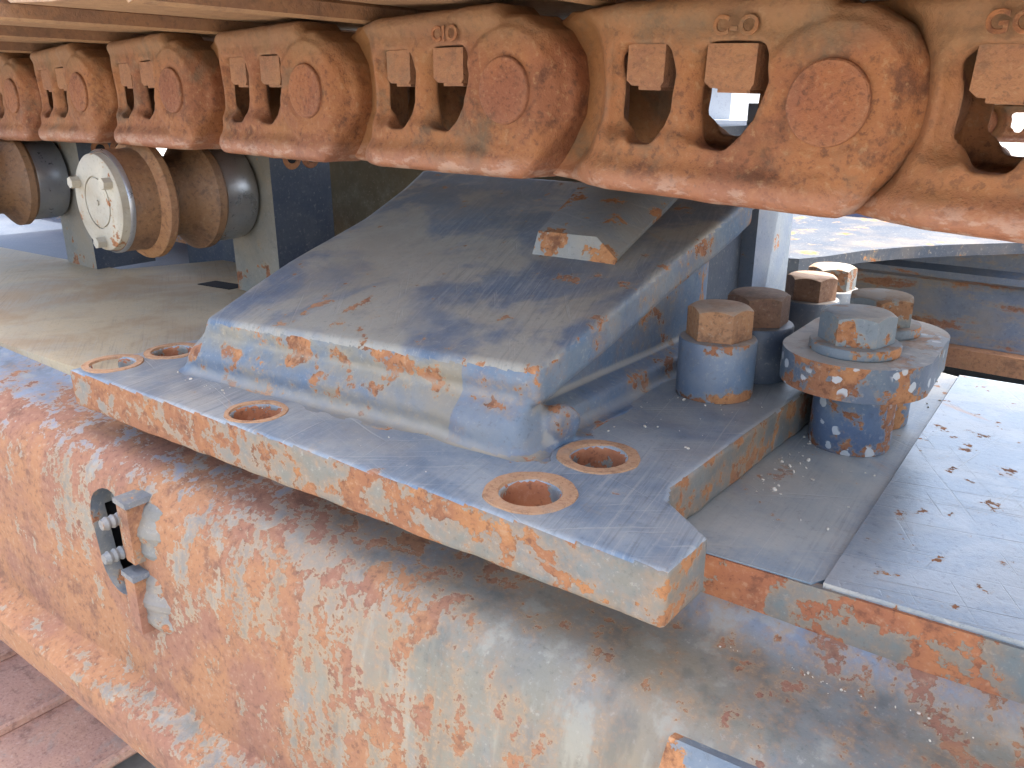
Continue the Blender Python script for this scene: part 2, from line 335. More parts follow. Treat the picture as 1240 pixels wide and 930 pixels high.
def lathe(name, prof, mat, parent=None, axis='Z', c=(0, 0, 0), n=48, rel=True, matfn=None):
    """prof: (r, t) pairs along the axis; r=0 ends close it"""
    bm = bmesh.new(); rings = []
    def P(r, t, a):
        x, y = r * math.cos(a), r * math.sin(a)
        p = {'Z': (x, y, t), 'Y': (x, t, y), 'X': (t, x, y)}[axis]
        return (p[0] + c[0], p[1] + c[1], p[2] + c[2])
    for r, t in prof:
        if r <= 1e-6: rings.append([bm.verts.new(P(0, t, 0))])
        else: rings.append([bm.verts.new(P(r, t, 2 * math.pi * i / n)) for i in range(n)])
    for A, B in zip(rings, rings[1:]):
        for i in range(n):
            j = (i + 1) % n
            if len(A) == 1 and len(B) == 1: continue
            if len(A) == 1: bm.faces.new((A[0], B[i], B[j]))
            elif len(B) == 1: bm.faces.new((A[i], A[j], B[0]))
            else: bm.faces.new((A[i], A[j], B[j], B[i]))
    return from_bm(name, bm, mat, parent, 0, rel=rel)
def hexpts(cx, cy, af, rot=0):
    r = af / 2 / math.cos(math.pi / 6)
    return [(cx + r * math.cos(rot + i * math.pi / 3), cy + r * math.sin(rot + i * math.pi / 3)) for i in range(6)]
def hex_head(name, cx, cy, z0, z1, af, mat, parent, rot=0.0):
    """hexagon head with the chamfered round top of a real bolt"""
    bm = bmesh.new(); n = 48; r = af / 2 / math.cos(math.pi / 6); rings = []
    def hexr(a):
        a = (a - rot) % (math.pi / 3) - math.pi / 6
        return af / 2 / math.cos(a)
    rc = af / 2 * 1.0
    def ring(fr, z): return [bm.verts.new((cx + fr(a) * math.cos(a), cy + fr(a) * math.sin(a), z if not callable(z) else z(a))) for a in [rot + 2 * math.pi * i / n for i in range(n)]]
    ch = lambda a: z1 - .0008 - (hexr(a) - af / 2) * .62
    rings = [ring(hexr, z0), ring(hexr, ch), ring(lambda a: rc * .985, z1 - .0005), ring(lambda a: rc * .93, z1)]
    for A, B in zip(rings, rings[1:]):
        for i in range(n): bm.faces.new((A[i], A[(i + 1) % n], B[(i + 1) % n], B[i]))
    bm.faces.new(rings[-1]); bm.faces.new(rings[0][::-1])
    o = from_bm(name, bm, mat, parent, 0)
    return o

# ---- implicit solids (castings and welded plates with soft fillets): signed distance fields meshed by surface nets
def smin(a, b, k): h = np.clip(.5 + .5 * (b - a) / k, 0, 1); return b + (a - b) * h - k * h * (1 - h)
def smax(a, b, k): return -smin(-a, -b, k)
def sstep(x, a, b): t = np.clip((x - a) / (b - a), 0, 1); return t * t * (3 - 2 * t)
def sd_poly(px, py, pts):
    d = np.full(np.broadcast(px, py).shape, 1e9); s = np.ones(d.shape); n = len(pts)
    for i in range(n):
        ax, ay = pts[i]; bx, by = pts[i - 1]
        ex, ey = bx - ax, by - ay; wx, wy = px - ax, py - ay
        t = np.clip((wx * ex + wy * ey) / (ex * ex + ey * ey), 0, 1)
        qx, qy = wx - ex * t, wy - ey * t
        d = np.minimum(d, qx * qx + qy * qy)
        c1 = py >= ay; c2 = py < by; c3 = ex * wy > ey * wx
        flip = (c1 & c2 & c3) | (~c1 & ~c2 & ~c3)
        s = np.where(flip, -s, s)
    return s * np.sqrt(d)
def sd_box(x, y, z, c, h, r=0.0):
    qx, qy, qz = abs(x - c[0]) - h[0] + r, abs(y - c[1]) - h[1] + r, abs(z - c[2]) - h[2] + r
    return np.sqrt(np.maximum(qx, 0) ** 2 + np.maximum(qy, 0) ** 2 + np.maximum(qz, 0) ** 2) + np.minimum(np.maximum(qx, np.maximum(qy, qz)), 0) - r
def surface_nets(f, lo, hi, h):
    lo = np.array(lo, float); n = [int(math.ceil((hi[i] - lo[i]) / h)) + 1 for i in range(3)]
    ax = [lo[i] + h * np.arange(n[i]) for i in range(3)]
    X, Y, Z = np.meshgrid(*ax, indexing='ij', sparse=True)
    F = f(X, Y, Z).astype(np.float32); F = np.broadcast_to(F, n)
    neg = F < 0
    cnt = np.zeros([k - 1 for k in n], np.int8); acc = np.zeros([k - 1 for k in n] + [3], np.float32)
    hit = np.zeros([k - 1 for k in n], np.int8)
    for a in range(3):
        s0 = [slice(None)] * 3; s1 = [slice(None)] * 3; s0[a] = slice(0, -1); s1[a] = slice(1, None)
        A, B = F[tuple(s0)], F[tuple(s1)]; cr = (A < 0) != (B < 0)
        t = np.where(cr, A / np.where(cr, A - B, 1), 0)
        o1, o2 = [i for i in range(3) if i != a]
        for d1 in (0, 1):
            for d2 in (0, 1):
                sl = [slice(None)] * 3
                sl[o1] = slice(d1, n[o1] - 1 + d1); sl[o2] = slice(d2, n[o2] - 1 + d2)
                c = cr[tuple(sl)]; hit += c
                acc[..., a] += np.where(c, t[tuple(sl)], 0); acc[..., o1] += c * d1; acc[..., o2] += c * d2
    act = hit > 0
    idx = -np.ones(act.shape, np.int64); ijk = np.argwhere(act); idx[act] = np.arange(len(ijk))
    V = lo + (ijk + acc[act] / hit[act][:, None]) * h
    e = h * .25
    for _ in range(2):                                   # pull the vertices onto the true surface
        x, y, z = V.T
        f0 = f(x, y, z)
        g = np.stack([(f(x + e, y, z) - f(x - e, y, z)), (f(x, y + e, z) - f(x, y - e, z)), (f(x, y, z + e) - f(x, y, z - e))], 1) / (2 * e)
        st = -(f0 / np.maximum((g * g).sum(1), .15))[:, None] * g
        ln = np.sqrt((st * st).sum(1))[:, None]; st *= np.minimum(1, .4 * h / np.maximum(ln, 1e-9))
        V = V + st
    Q = []
    for a in range(3):
        o1, o2 = [(1, 2), (2, 0), (0, 1)][a]
        sl0 = [slice(1, -1)] * 3; sl1 = [slice(1, -1)] * 3; sl0[a] = slice(0, -1); sl1[a] = slice(1, None)
        A, B = neg[tuple(sl0)], neg[tuple(sl1)]; cr = A != B
        p = np.argwhere(cr)
        off = np.ones(3, int); off[a] = 0; p = p + off
        def cell(d1, d2):
            q = p.copy(); q[:, o1] -= d1; q[:, o2] -= d2; return idx[q[:, 0], q[:, 1], q[:, 2]]
        q = np.stack([cell(0, 0), cell(1, 0), cell(1, 1), cell(0, 1)], 1)
        inside = A[cr]
        q[~inside] = q[~inside][:, ::-1]
        Q.append(q)
    Q = np.concatenate(Q); Q = Q[(Q >= 0).all(1)]
    return V, Q
def np_mesh(name, V, Q):
    me = bpy.data.meshes.new(name)
    me.vertices.add(len(V)); me.vertices.foreach_set('co', np.ascontiguousarray(V, np.float32).ravel())
    me.loops.add(Q.size); me.loops.foreach_set('vertex_index', np.ascontiguousarray(Q, np.int32).ravel())
    me.polygons.add(len(Q)); me.polygons.foreach_set('loop_start', np.arange(0, Q.size, 4, dtype=np.int32))
    me.polygons.foreach_set('loop_total', np.full(len(Q), 4, np.int32))
    me.update(calc_edges=True); me.validate()
    return me
def waves(x, y, z, amp, k, seed):
    r = np.random.default_rng(seed); s = 0
    for i in range(7):
        d = r.normal(size=3); d *= k * (.6 + .9 * r.random()) / np.linalg.norm(d)
        s = s + np.sin(d[0] * x + d[1] * y + d[2] * z + r.random() * 6.28)
    return s * amp / 3.0

# ------------------------------------------------------------------ the ground
bm = bmesh.new(); bm_poly(bm, [(-300, -300), (300, -300), (300, 300), (-300, 300)], 'Z', -1.10, -GZ)
g = from_bm('ground', bm, M['dirt'], None, 0); tag(g, None, None, kind='structure')

# ------------------------------------------------------------------ track frame: long hollow beam, deck plates, slot with brackets
frame = thing('undercarriage', 'long flaking grey and rust undercarriage beam with a slot in its side', 'undercarriage', FO)
def fy(l, r): return lambda x: l + (r - l) * (x + .942) / .8376
#          Y at X=-.9, Y at X=-.1      Z at X=-.9, Z at X=-.1
PROF = [((.4502, .4816), (-.2513, -.2806)), ((.3455, .4188), (-.2513, -.2806)), ((.3141, .3979), (-.2387, -.2617)), ((.3057, .3869), (-.2392, -.2628)), ((.2973, .378), (-.2419, -.268)),
        ((.29, .3706), (-.2445, -.2743)), ((.2806, .3633), (-.2455, -.2785)), ((.2617, .3424), (-.2471, -.2806)), ((.2429, .3204), (-.2497, -.2837)), ((.2282, .3047), (-.2565, -.2905)), ((.2193, .2942), (-.2665, -.3005)),
        ((.2141, .2884), (-.2827, -.3162)), ((.2125, .2848), (-.3089, -.3371)), ((.2146, .2743), (-.3874, -.3874)), ((.2167, .2659), (-.424, -.424)),
        ((.2188, .2607), (-.4403, -.4403)), ((.2178, .2597), (-.4455, -.4455)), ((.2136, .2544), (-.4476, -.4476)), ((.1947, .2345), (-.4544, -.4544)), ((.1916, .2314), (-.4581, -.4581)),
        ((.1916, .2303), (-.4764, -.4764)), ((.1968, .2356), (-.4963, -.4963)), ((.2063, .2429), (-.5026, -.5026)), ((.2408, .2722), (-.5026, -.5026)), ((.4502, .4816), (-.5026, -.5026))]
xs = np.concatenate([np.linspace(-2.4, -1.2, 13), np.linspace(-1.18, .42, 81)])
bm = bmesh.new(); rows = []
for x in xs:
    row = []
    for (yl, yr), (zl, zr) in PROF:
        y = fy(yl, yr)(x); z = fy(zl, zr)(max(x, -1.6))
        wv = .0011 * (math.sin(x * 23 + y * 40) + math.sin(x * 41 + z * 57 + 1) * .7 + math.sin(x * 9 + z * 30)) if -.47 < z < -.264 and y < .4 else 0
        row.append(bm.verts.new((x, y + wv, z)))
    rows.append(row)
for a, b in zip(rows, rows[1:]):
    n = len(a)
    for i in range(n):
        j = (i + 1) % n
        bm.faces.new((a[i], b[i], b[j], a[j]))
bm.faces.new(rows[0]); bm.faces.new(rows[-1][::-1])
beam = from_bm('frame_beam', bm, [M['beam'], M['navy']], frame, 0)
# the slot is cut right through the side wall into a pocket lined black for its shade
SX, SZ1, SZ0, SW = -.6065, -.3125, -.351, .0255
bm = bmesh.new(); pts = []
for i in range(13): a = math.pi * i / 12; pts.append((SX + SW * math.cos(a) - .003, SZ1 + SW * math.sin(a)))
for i in range(13): a = math.pi + math.pi * i / 12; pts.append((SX + SW * math.cos(a) + .004, SZ0 + SW * math.sin(a)))
bm_poly(bm, pts, 'Y', .12, .258)
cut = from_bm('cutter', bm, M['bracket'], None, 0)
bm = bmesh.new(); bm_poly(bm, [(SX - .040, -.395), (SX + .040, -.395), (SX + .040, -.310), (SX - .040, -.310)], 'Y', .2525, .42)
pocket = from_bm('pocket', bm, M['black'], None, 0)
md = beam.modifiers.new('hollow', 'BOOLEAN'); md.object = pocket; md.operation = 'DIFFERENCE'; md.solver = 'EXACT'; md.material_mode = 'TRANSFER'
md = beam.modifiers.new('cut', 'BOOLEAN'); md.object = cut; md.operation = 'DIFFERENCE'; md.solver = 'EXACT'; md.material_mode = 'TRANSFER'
bpy.context.view_layer.update()
dg = bpy.context.evaluated_depsgraph_get()
me2 = bpy.data.meshes.new_from_object(beam.evaluated_get(dg))
beam.modifiers.clear(); beam.data = me2
bpy.data.objects.remove(cut); bpy.data.objects.remove(pocket)
me2.set_sharp_from_angle(angle=R(38))

def beam_y(x, z):
    P = [(fy(*yy)(x), fy(*zz)(x)) for yy, zz in PROF[7:22]]
    for (y0, z0), (y1, z1) in zip(P, P[1:]):
        if z0 >= z >= z1: return y0 + (y1 - y0) * (z0 - z) / max(z0 - z1, 1e-6)
    return P[0][0]
# clip brackets beside the slot: block, cap lip, weld bead, two threaded studs
for (z1, z0) in ((-.2827, -.3309), (-.3434, -.3916)):
    yf = beam_y(-.565, z0); y1 = beam_y(-.565, z1)
    prism('slot_bracket', [(-.573, z1), (-.573, z0 + .004), (-.570, z0), (-.558, z0), (-.557, z1)], 'Y', yf - .009, yf + .04, M['beam'], frame, .003)
    prism('bracket_lip', [(-.574, z1 + .0005), (-.555, z1), (-.556, z1 + .004), (-.573, z1 + .005)], 'Y', yf - .0105, yf + .03, M['bracket'], frame, .002)
    bm = bmesh.new(); n = 34; rings = []; SEC = 10
    for i in range(n):                                     # uneven weld bead
        t = i / (n - 1); z = z1 + .002 + (z0 - z1 - .002) * t; k = 1 + .025 * math.sin(i * 1.9) + .08 * math.sin(i * .5 + z1 * 90)
        env = max(.05, math.sin(math.pi * min(1, max(0, .06 + t * .9)))) ** .4
        yb = beam_y(-.545, z)
        rings.append([bm.verts.new((-.558 + .026 * (q / (SEC - 1)) * k, yb + .006 - .013 * env * k * math.cos(1.25 * q / (SEC - 1)), z)) for q in range(SEC)] + [bm.verts.new((-.532, yb + .03, z)), bm.verts.new((-.558, yb + .03, z))])
    for a, b in zip(rings, rings[1:]):
        m_ = len(a)
        for i in range(m_): bm.faces.new((a[i], a[(i + 1) % m_], b[(i + 1) % m_], b[i]))
    bm.faces.new(rings[0]); bm.faces.new(rings[-1][::-1])
    from_bm('weld_bead', bm, M['bracket'], frame, 0)
for z in (-.298, -.326):
    yf = beam_y(-.585, z); prof = [(0, -.022), (.0040, -.022)]
    for i in range(14): prof += [(.0054 if i % 2 else .0043, -.0205 + i * .0024)]
    prof += [(.0043, .02), (0, .02)]
    lathe('stud', prof, M['bracket'], frame, 'Y', (-.576, yf, z), 20)
# stop plate low on the beam at the right
bm = bmesh.new(); bm_poly(bm, [(.2965, -.2875), (.2905, -.2955), (.2815, -.311), (.2750, -.332), (.2715, -.37), (.300, -.37), (.3065, -.2905)], 'X', -.139, .14)
for v in bm.verts: v.co.y += .0896 * (v.co.x + .10) if v.co.x > -.13 else -.0035; v.co.z -= .0 if v.co.x > 0 else .003
from_bm('stop_plate', bm, M['stop'], frame, .0025)

# tan deck plate at the left, blue deck and glossy deck at the right
def topz(z): return z
bm = bmesh.new()
bm_poly(bm, [(-2.4081, .1937), (-.6282, .3193), (-.4188, .3455), (-.4188, .712), (-1.1726, .712), (-1.225, .5706), (-2.4081, .4607)], 'Z', -.2565, -.2377)
from_bm('deck_plate', bm, M['tan'], frame, .0026)
prism('deck_plate', [(-.4188, .3507), (-.1089, .3837), (-.1042, .3916), (-.1251, .806), (-.205, .83), (-.222, .94), (-.4188, .9947)], 'Z', -.2743, -.2377, [M['deck']], frame, .0016)
prism('deck_plate', [(-.1031, .3848), (.4397, .4397), (.4397, .858), (-.1240, .806)], 'Z', -.2743, -.2356, [M['gloss']], frame, .0021)
prism('deck_edge', [(-.178, .3753), (.4397, .4371), (.4397, .4424), (-.178, .3806)], 'Z', -.2764, -.2387, M['deck_edge'], frame, .001)   # flaked front edge
# inner side of the frame behind the rollers, plus pieces added against sun patches
prism('inner_plate', [(-3.3504, .4397), (-1.2355, .5863), (-1.1831, .8376), (-1.1831, 1.047), (-3.3504, 1.047)], 'Z', -.335, -.2617, M['navy'], frame, .0021)
prism('inner_shade_wall', [(-3.3504, -.2722), (-1.2198, -.2722), (-1.2198, -.1047), (-1.6228, -.1099), (-3.3504, -.1518)], 'Y', .8376, .8585, M['blue'], frame, .0021)  # wall carried on to the left to keep sun off the inner plate
prism('inner_shade_wall', [(-1.2773, -.2722), (-1.0156, -.2722), (-1.0156, -.1413), (-1.2773, -.1413)], 'Y', .712, .7329, M['navy'], frame, .0021)  # added segment that stops a sun patch on the deck
prism('dark_gap_sheet', [(-.75, .90), (.95, .90), (.95, 1.95), (-.75, 1.95)], 'Z', -.46, -.43, M['dark_gap'], frame, .002)  # added dark sheet that hides sunlit ground and stands in for shade
prism('back_plate', [(-1.2145, -.2722), (-.3769, -.2722), (-.3769, -.0471), (-1.2145, -.0471)], 'Y', .8376, .8533, M['olive'], frame, .0021)

bm = bmesh.new(); bm_poly(bm, [(-1.035, .585), (-.972, .594), (-.972, .622), (-1.035, .613)], 'Z', -.2376, -.2366)
from_bm('black_slot_sheet', bm, M['black'], frame, 0)  # flat black sheet laid on the deck, painted shade of a slot
# ------------------------------------------------------------------ loose mounting bracket: notched base plate with bolt holes, ramp, wear bar
mount = thing('mounting_bracket', 'big dusty blue ramp shaped mounting bracket on a flaked base plate with rusty bolt holes', 'mounting bracket', MO)
HOLES = [(-.248, .3225, .0165, .0265), (-.245, .387, .0165, .0255), (-.474, .2995, .0165, .0225), (-.663, .2905, .0165, .0245), (-.658, .341, .0165, .0245)]
PLO = [(-.677, .260), (-.149, .298), (-.149, .340), (-.168, .352), (-.183, .362), (-.190, .378), (-.189, .735), (-.60, .735), (-.676, .60)]
def base_f(x, y, z):
    d2 = sd_poly(x, y, PLO)
    for hx, hy, hr, _ in HOLES: d2 = np.maximum(d2, hr - np.sqrt((x - hx) ** 2 + (y - hy) ** 2))
    dz = np.maximum(z - (-.205), -.2375 - z)
    q = smax(d2, dz, .0035)
    return q + waves(x, y, z, .00035, 60, 3) + waves(x, y, z * .2, .00030, 230, 8)
V, Q = surface_nets(base_f, (-.70, .245, -.245), (-.135, .945, -.198), .0025)
me = np_mesh('base_plate', V, Q); me.transform(Matrix.Translation(-Vector(mount.location)))
bp = link_mesh('base_plate', me, [M['plate_top'], M['plate_edge'], M['bore']], mount)
nrm = np.zeros(len(me.polygons) * 3, np.float32); me.polygons.foreach_get('normal', nrm); nrm = nrm.reshape(-1, 3)
cen = np.zeros(len(me.polygons) * 3, np.float32); me.polygons.foreach_get('center', cen); cen = cen.reshape(-1, 3) + np.array(mount.location)
mi = (nrm[:, 2] < .62).astype(np.int32)
for hx, hy, hr, _ in HOLES: mi[(mi == 1) & (np.hypot(cen[:, 0] - hx, cen[:, 1] - hy) < hr + .003)] = 2
me.polygons.foreach_set('material_index', mi)
for k, (hx, hy, hr, ro) in enumerate(HOLES):                      # machined spot faces round the holes
    bm = bmesh.new(); n = 112; rings = []
    for r, z in ((hr + .0012, -.2062), (hr + .0018, -.2042), (ro - .0006, -.2042), (ro, -.2060)):
        ring = []
        for i in range(n):
            a = 2 * math.pi * i / n; wob = (1 + .020 * math.sin(2 * a + k) + .012 * math.sin(5 * a + k * 2) + .006 * math.sin(13 * a + k)) if r > hr + .003 else 1
            ring.append(bm.verts.new((hx + r * wob * math.cos(a), hy + r * wob * math.sin(a), z)))
        rings.append(ring)
    for a, b in zip(rings, rings[1:]):
        for i in range(n): bm.faces.new((a[i], a[(i + 1) % n], b[(i + 1) % n], b[i]))
    from_bm('spot_face', bm, M['spot'], mount, 0)

def ramp_z(x, y):                                                  # the ramp's top, steeper under the track
    return -.151 + .26 * (y - .374) + .30 * np.maximum(y - .60, 0) ** 2 + .0 * x
def front_y(x): return .324 + (x + .612) * .130
def saddle_f(x, y, z):
    yf = front_y(x)
    left = np.interp(y, [.30, .328, .389, .438, .485, .544, .628, .70, .95], [-.580, -.588, -.607, -.619, -.626, -.636, -.662, -.69, -.75])
    top = z - ramp_z(x, y)
    # top slab 26 mm thick with a plain right edge
    slab = smax(smax(top, -(top + .027), .003), smax(yf + .004 - y, x + .280, .004), .006)
    # solid body below: front wall drawn in twice (upper band, bulging foot), web recessed on the right
    step = -.010 * sstep(z, -.186, -.178) + .010
    foot = yf - .002 - .012 * sstep(z, -.170, -.192) + .006 * sstep(z, -.150, -.176) - y
    web = x + .302 - .016 * (1 - sstep(y, .375, .405)) + .02 * sstep(y, .62, .70)
    body = smax(smax(top + .004, foot, .010), web, .008)
    # bottom weld strip along the web
    strip = smax(smax(x + .2855, z + .1865 + .35 * np.maximum(0, x + .302), .004), .385 - y, .006)
    s = smin(smin(slab, body, .003), strip, .002)
    s = smax(s, left + .012 * sstep(z, -.150, -.20) * 0 - x - .018 * sstep(z, -.165, -.203), .014)
    s = smax(s, y - .672, .003)
    # weld lumps at the right foot corner
    for cx_, cy_, cz_, r_ in ((-.322, .360, -.196, .012), (-.276, .392, -.192, .0145), (-.300, .368, -.202, .017)):
        s = smin(s, np.sqrt(((x - cx_) / 1.35) ** 2 + (y - cy_) ** 2 + ((z - cz_) / .95) ** 2) - r_ * .80, .014)
    # fillet flowing on to the plate
    plane = z + .2052
    s = smin(s, smax(plane, s - .014, .002), .010)
    s = smax(s, -.2075 - z, .001)
    for hx, hy, hr, ro in HOLES[:2]: s = smax(s, ro + .001 - np.sqrt((x - hx) ** 2 + (y - hy) ** 2), .004)
    return s + waves(x, y, z, .0006, 35, 11)
V, Q = surface_nets(saddle_f, (-.70, .295, -.2085), (-.235, .69, -.05), .0027)
me = np_mesh('ramp', V, Q); me.transform(Matrix.Translation(-Vector(mount.location)))
ramp = link_mesh('ramp', me, [M['saddle'], M['blue'], M['saddle_front']], mount)
nrm = np.zeros(len(me.polygons) * 3, np.float32); me.polygons.foreach_get('normal', nrm); nrm = nrm.reshape(-1, 3)
cen = np.zeros(len(me.polygons) * 3, np.float32); me.polygons.foreach_get('center', cen); cen = cen.reshape(-1, 3) + np.array(mount.location)
under = cen[:, 2] < ramp_z(cen[:, 0], cen[:, 1]) - .0035
mi = np.where(under & (cen[:, 0] > -.345) & (cen[:, 1] > front_y(cen[:, 0]) + .004), 1, 0)
mi = np.where(under & (mi == 0) & (nrm[:, 1] < .2), 2, mi)
mi = np.where(under & (cen[:, 0] > -.335) & (nrm[:, 2] < .85), 1, mi)
me.polygons.foreach_set('material_index', mi.astype(np.int32))
# wear bar lying up the ramp
bm = bmesh.new(); secs = []
for y, dz, xl, xr in ((.512, 0, -.394, -.319), (.53, 0, -.399, -.323), (.58, 0, -.413, -.331), (.64, .002, -.432, -.339), (.72, .006, -.453, -.347)):
    zt = float(ramp_z(-.36, y)) + dz
    secs.append([bm.verts.new(p) for p in ((xl - .002, y, zt - .006), (xl, y + .008, zt + .0185), (xr - .022, y + .012, zt + .0185), (xr, y + .006, zt + .0045), (xr, y, zt - .006))])
for a, b in zip(secs, secs[1:]):
    for i in range(5): bm.faces.new((a[i], a[(i + 1) % 5], b[(i + 1) % 5], b[i]))
bm.faces.new(secs[0][::-1]); bm.faces.new(secs[-1])
from_bm('wear_bar', bm, M['bar'], mount, .0018)
# box post at the ramp's back right, its web plate and the weld that ties it to the ramp
box('back_post', -.341, -.320, .782, .876, -.2372, .0, M['lightblue'], mount, .004)
box('web_plate', -.43, -.335, .675, .80, -.2372, -.02, M['navy'], mount, .002)
bm = bmesh.new(); bmesh.ops.create_icosphere(bm, subdivisions=2, radius=1)
for v in bm.verts:
    v.co = Vector((-.300 + v.co.x * .022, .70 + v.co.y * .05, -.078 + v.co.z * .012)) + Vector((0, 0, .003 * math.sin(v.co.y * 9)))
from_bm('weld_bead', bm, M['lightblue'], mount, 0)

# ------------------------------------------------------------------ bolts in spacer sleeves
def sleeve_bolt(x, y, zb, hs, rs, af, hh, rot, mats, label, seedlift=0):
    t = thing('sleeve_bolt', label, 'bolt', (x, y, zb), 'hex bolts standing in spacer sleeves')
    r = rs; prof = [(0, zb), (r * .985, zb), (r, zb + .0012), (r, zb + hs - .002), (r - .0008, zb + hs - .0005), (r - .003, zb + hs), (0, zb + hs)]
    lathe('sleeve', prof, mats[0], t, 'Z', (x, y, 0), 56)
    hex_head('bolt_head', x, y, zb + hs + .0003, zb + hs + hh, af, mats[1], t, rot)
    return t
ZP = -.2048
sleeve_bolt(-.243, .541, ZP, .043, .0282, .041, .0235, .30, (M['sleeve'], M['head']), 'rusty hex bolt in a bright blue sleeve, nearest to the ramp')
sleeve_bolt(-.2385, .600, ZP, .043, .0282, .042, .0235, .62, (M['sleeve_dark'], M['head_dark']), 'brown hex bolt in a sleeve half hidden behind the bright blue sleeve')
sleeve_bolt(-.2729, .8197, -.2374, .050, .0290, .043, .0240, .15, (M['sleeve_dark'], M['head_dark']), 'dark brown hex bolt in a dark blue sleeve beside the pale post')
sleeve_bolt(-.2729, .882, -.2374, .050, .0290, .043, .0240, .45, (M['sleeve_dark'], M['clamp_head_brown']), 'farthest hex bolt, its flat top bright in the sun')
# ------------------------------------------------------------------ clamp plate on two spacers, with its two bolts
clamp = thing('clamp_plate', 'thick rounded clamp plate flecked with white paint, raised on two round spacers', 'clamp plate', (-.158, .605, -.2377))
for (x, y) in ((-.1545, .5870), (-.1580, .6480)):
    lathe('spacer', [(0, -.2375), (.0275, -.2375), (.0283, -.2361), (.0283, -.1868), (0, -.1868)], M['pillar'], clamp, 'Z', (x, y, 0), 56)
cx0, cy0, cx1, cy1, rr = -.1555, .5790, -.1590, .6420, .0500
pts = []
for i in range(25): a = math.pi + math.pi * i / 24 - .055; pts.append((cx0 + rr * math.cos(a), cy0 + rr * math.sin(a)))
for i in range(25): a = math.pi * i / 24 - .055; pts.append((cx1 + rr * math.cos(a) * .98, cy1 + rr * math.sin(a)))
prism('clamp_body', pts, 'Z', -.1873, -.1635, M['clamp'], clamp, .0029, 3)
for (x, y, rot, lab, mt) in ((-.156, .5734, .29, 'flaked blue hex bolt and washer, nearer one on the clamp plate', M['clamp_head']), (-.159, .6380, .79, 'brown and grey hex bolt and washer, farther one on the clamp plate', M['clamp_head_brown'])):
    t = thing('clamp_bolt', lab, 'bolt', (x, y, -.1635), 'hex bolts on the clamp plate')
    lathe('washer', [(0, -.1633), (.0295, -.1633), (.0302, -.1625), (.0302, -.1572), (.0295, -.1562), (0, -.1562)], M['clamp_head'], t, 'Z', (x, y, 0), 56)
    hex_head('bolt_head', x, y, -.1560, -.1350, .043, mt, t, rot)

# ------------------------------------------------------------------ carrier rollers and their posts
def carrier_roller(x, y, z, label):
    t = thing('carrier_roller', label, 'roller', (x, y, z), 'carrier rollers under the track chain')
    c = (x, y, z)
    lathe('roller_body', [(0, .010), (.055, .010), (.0575, .013), (.0575, .040), (.0585, .044), (.066, .048), (.068, .050), (.068, .058), (.064, .062), (.052, .067), (.047, .072), (.047, .094), (.051, .100), (.062, .109), (.066, .113), (.066, .122), (.060, .128), (0, .128)], M['roller'], t, 'Y', c, 72)
    lathe('flange', [(.0580, .0430), (.0672, .0472), (.0690, .0495), (.0690, .0575), (.0672, .0595)], M['flange'], t, 'Y', c, 72)
    lathe('tread', [(.05, .126), (.0588, .128), (.0598, .131), (.0598, .164), (.0578, .171), (.045, .173), (0, .173)], M['polished'], t, 'Y', c, 72)
    lathe('seal_ring', [(.0550, .011), (.0565, .0085), (.0580, .0110), (.0580, .0140)], M['polished'], t, 'Y', c, 72)
    cap = lathe('end_cap', [(0, -.0012), (.003, -.0012), (.0032, .0005), (.027, .0), (.0272, .002), (.0292, .002), (.0294, .0), (.0515, .0), (.0535, .0015), (.0540, .009), (.0545, .0105)], M['cap'], t, 'Y', c, 72)
    for k in range(3):
        a = R(152) - k * R(120) if k else R(152)
        px, pz = .044 * math.cos(a), .044 * math.sin(a)
        bm = bmesh.new(); bm_poly(bm, hexpts(px, pz, .0115, .3 + k), 'Y', -.010, .001)
        for v in bm.verts: v.co += Vector(c)
        o = from_bm('cap_screw', bm, M['cap'], t, .001); o.parent = cap; o.location = (0, 0, 0)
    return t
rol = carrier_roller(-.948, .428, -.106, 'carrier roller with a pale bolted end cap hanging under the chain')
carrier_roller(-1.34, .372, -.106, 'carrier roller at the left edge, its end cap out of the picture')
def roller_post(dx, dy, label):
    t = thing('roller_post', label, 'post', (-.90 + dx, .66 + dy, -.227), 'posts carrying the rollers')
    x0, x1, y0, y1 = -.965 + dx, -.868 + dx, .604 + dy, .70 + dy
    bm = bmesh.new(); bm_poly(bm, [(x0, y0), (x1, y0), (x1 - .006, y1), (x0, y1)], 'Z', -.239, -.030)
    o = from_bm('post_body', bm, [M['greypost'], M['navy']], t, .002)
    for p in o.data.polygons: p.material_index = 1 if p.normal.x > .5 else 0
    for zz in (0, 1):
        lathe('bore_rim', [(.0065, .0002), (.0075, .0012), (.013, .0012), (.0145, .0002)], M['rustplain'], t, 'X', (x1 - .002 - zz * .0015, y0 + .034 + zz * .030, -.064), 20)
        lathe('bore_shade', [(0, 0), (.0070, .0004)], M['black'], t, 'X', (x1 - .0012 - zz * .0015, y0 + .034 + zz * .030, -.064), 20)  # flat black disc, painted shade of the bore
    return t
roller_post(0, 0, 'blue and grey post under the carrier roller with the pale cap')
roller_post(-.385, -.055, 'blue and grey post under the roller at the left edge')

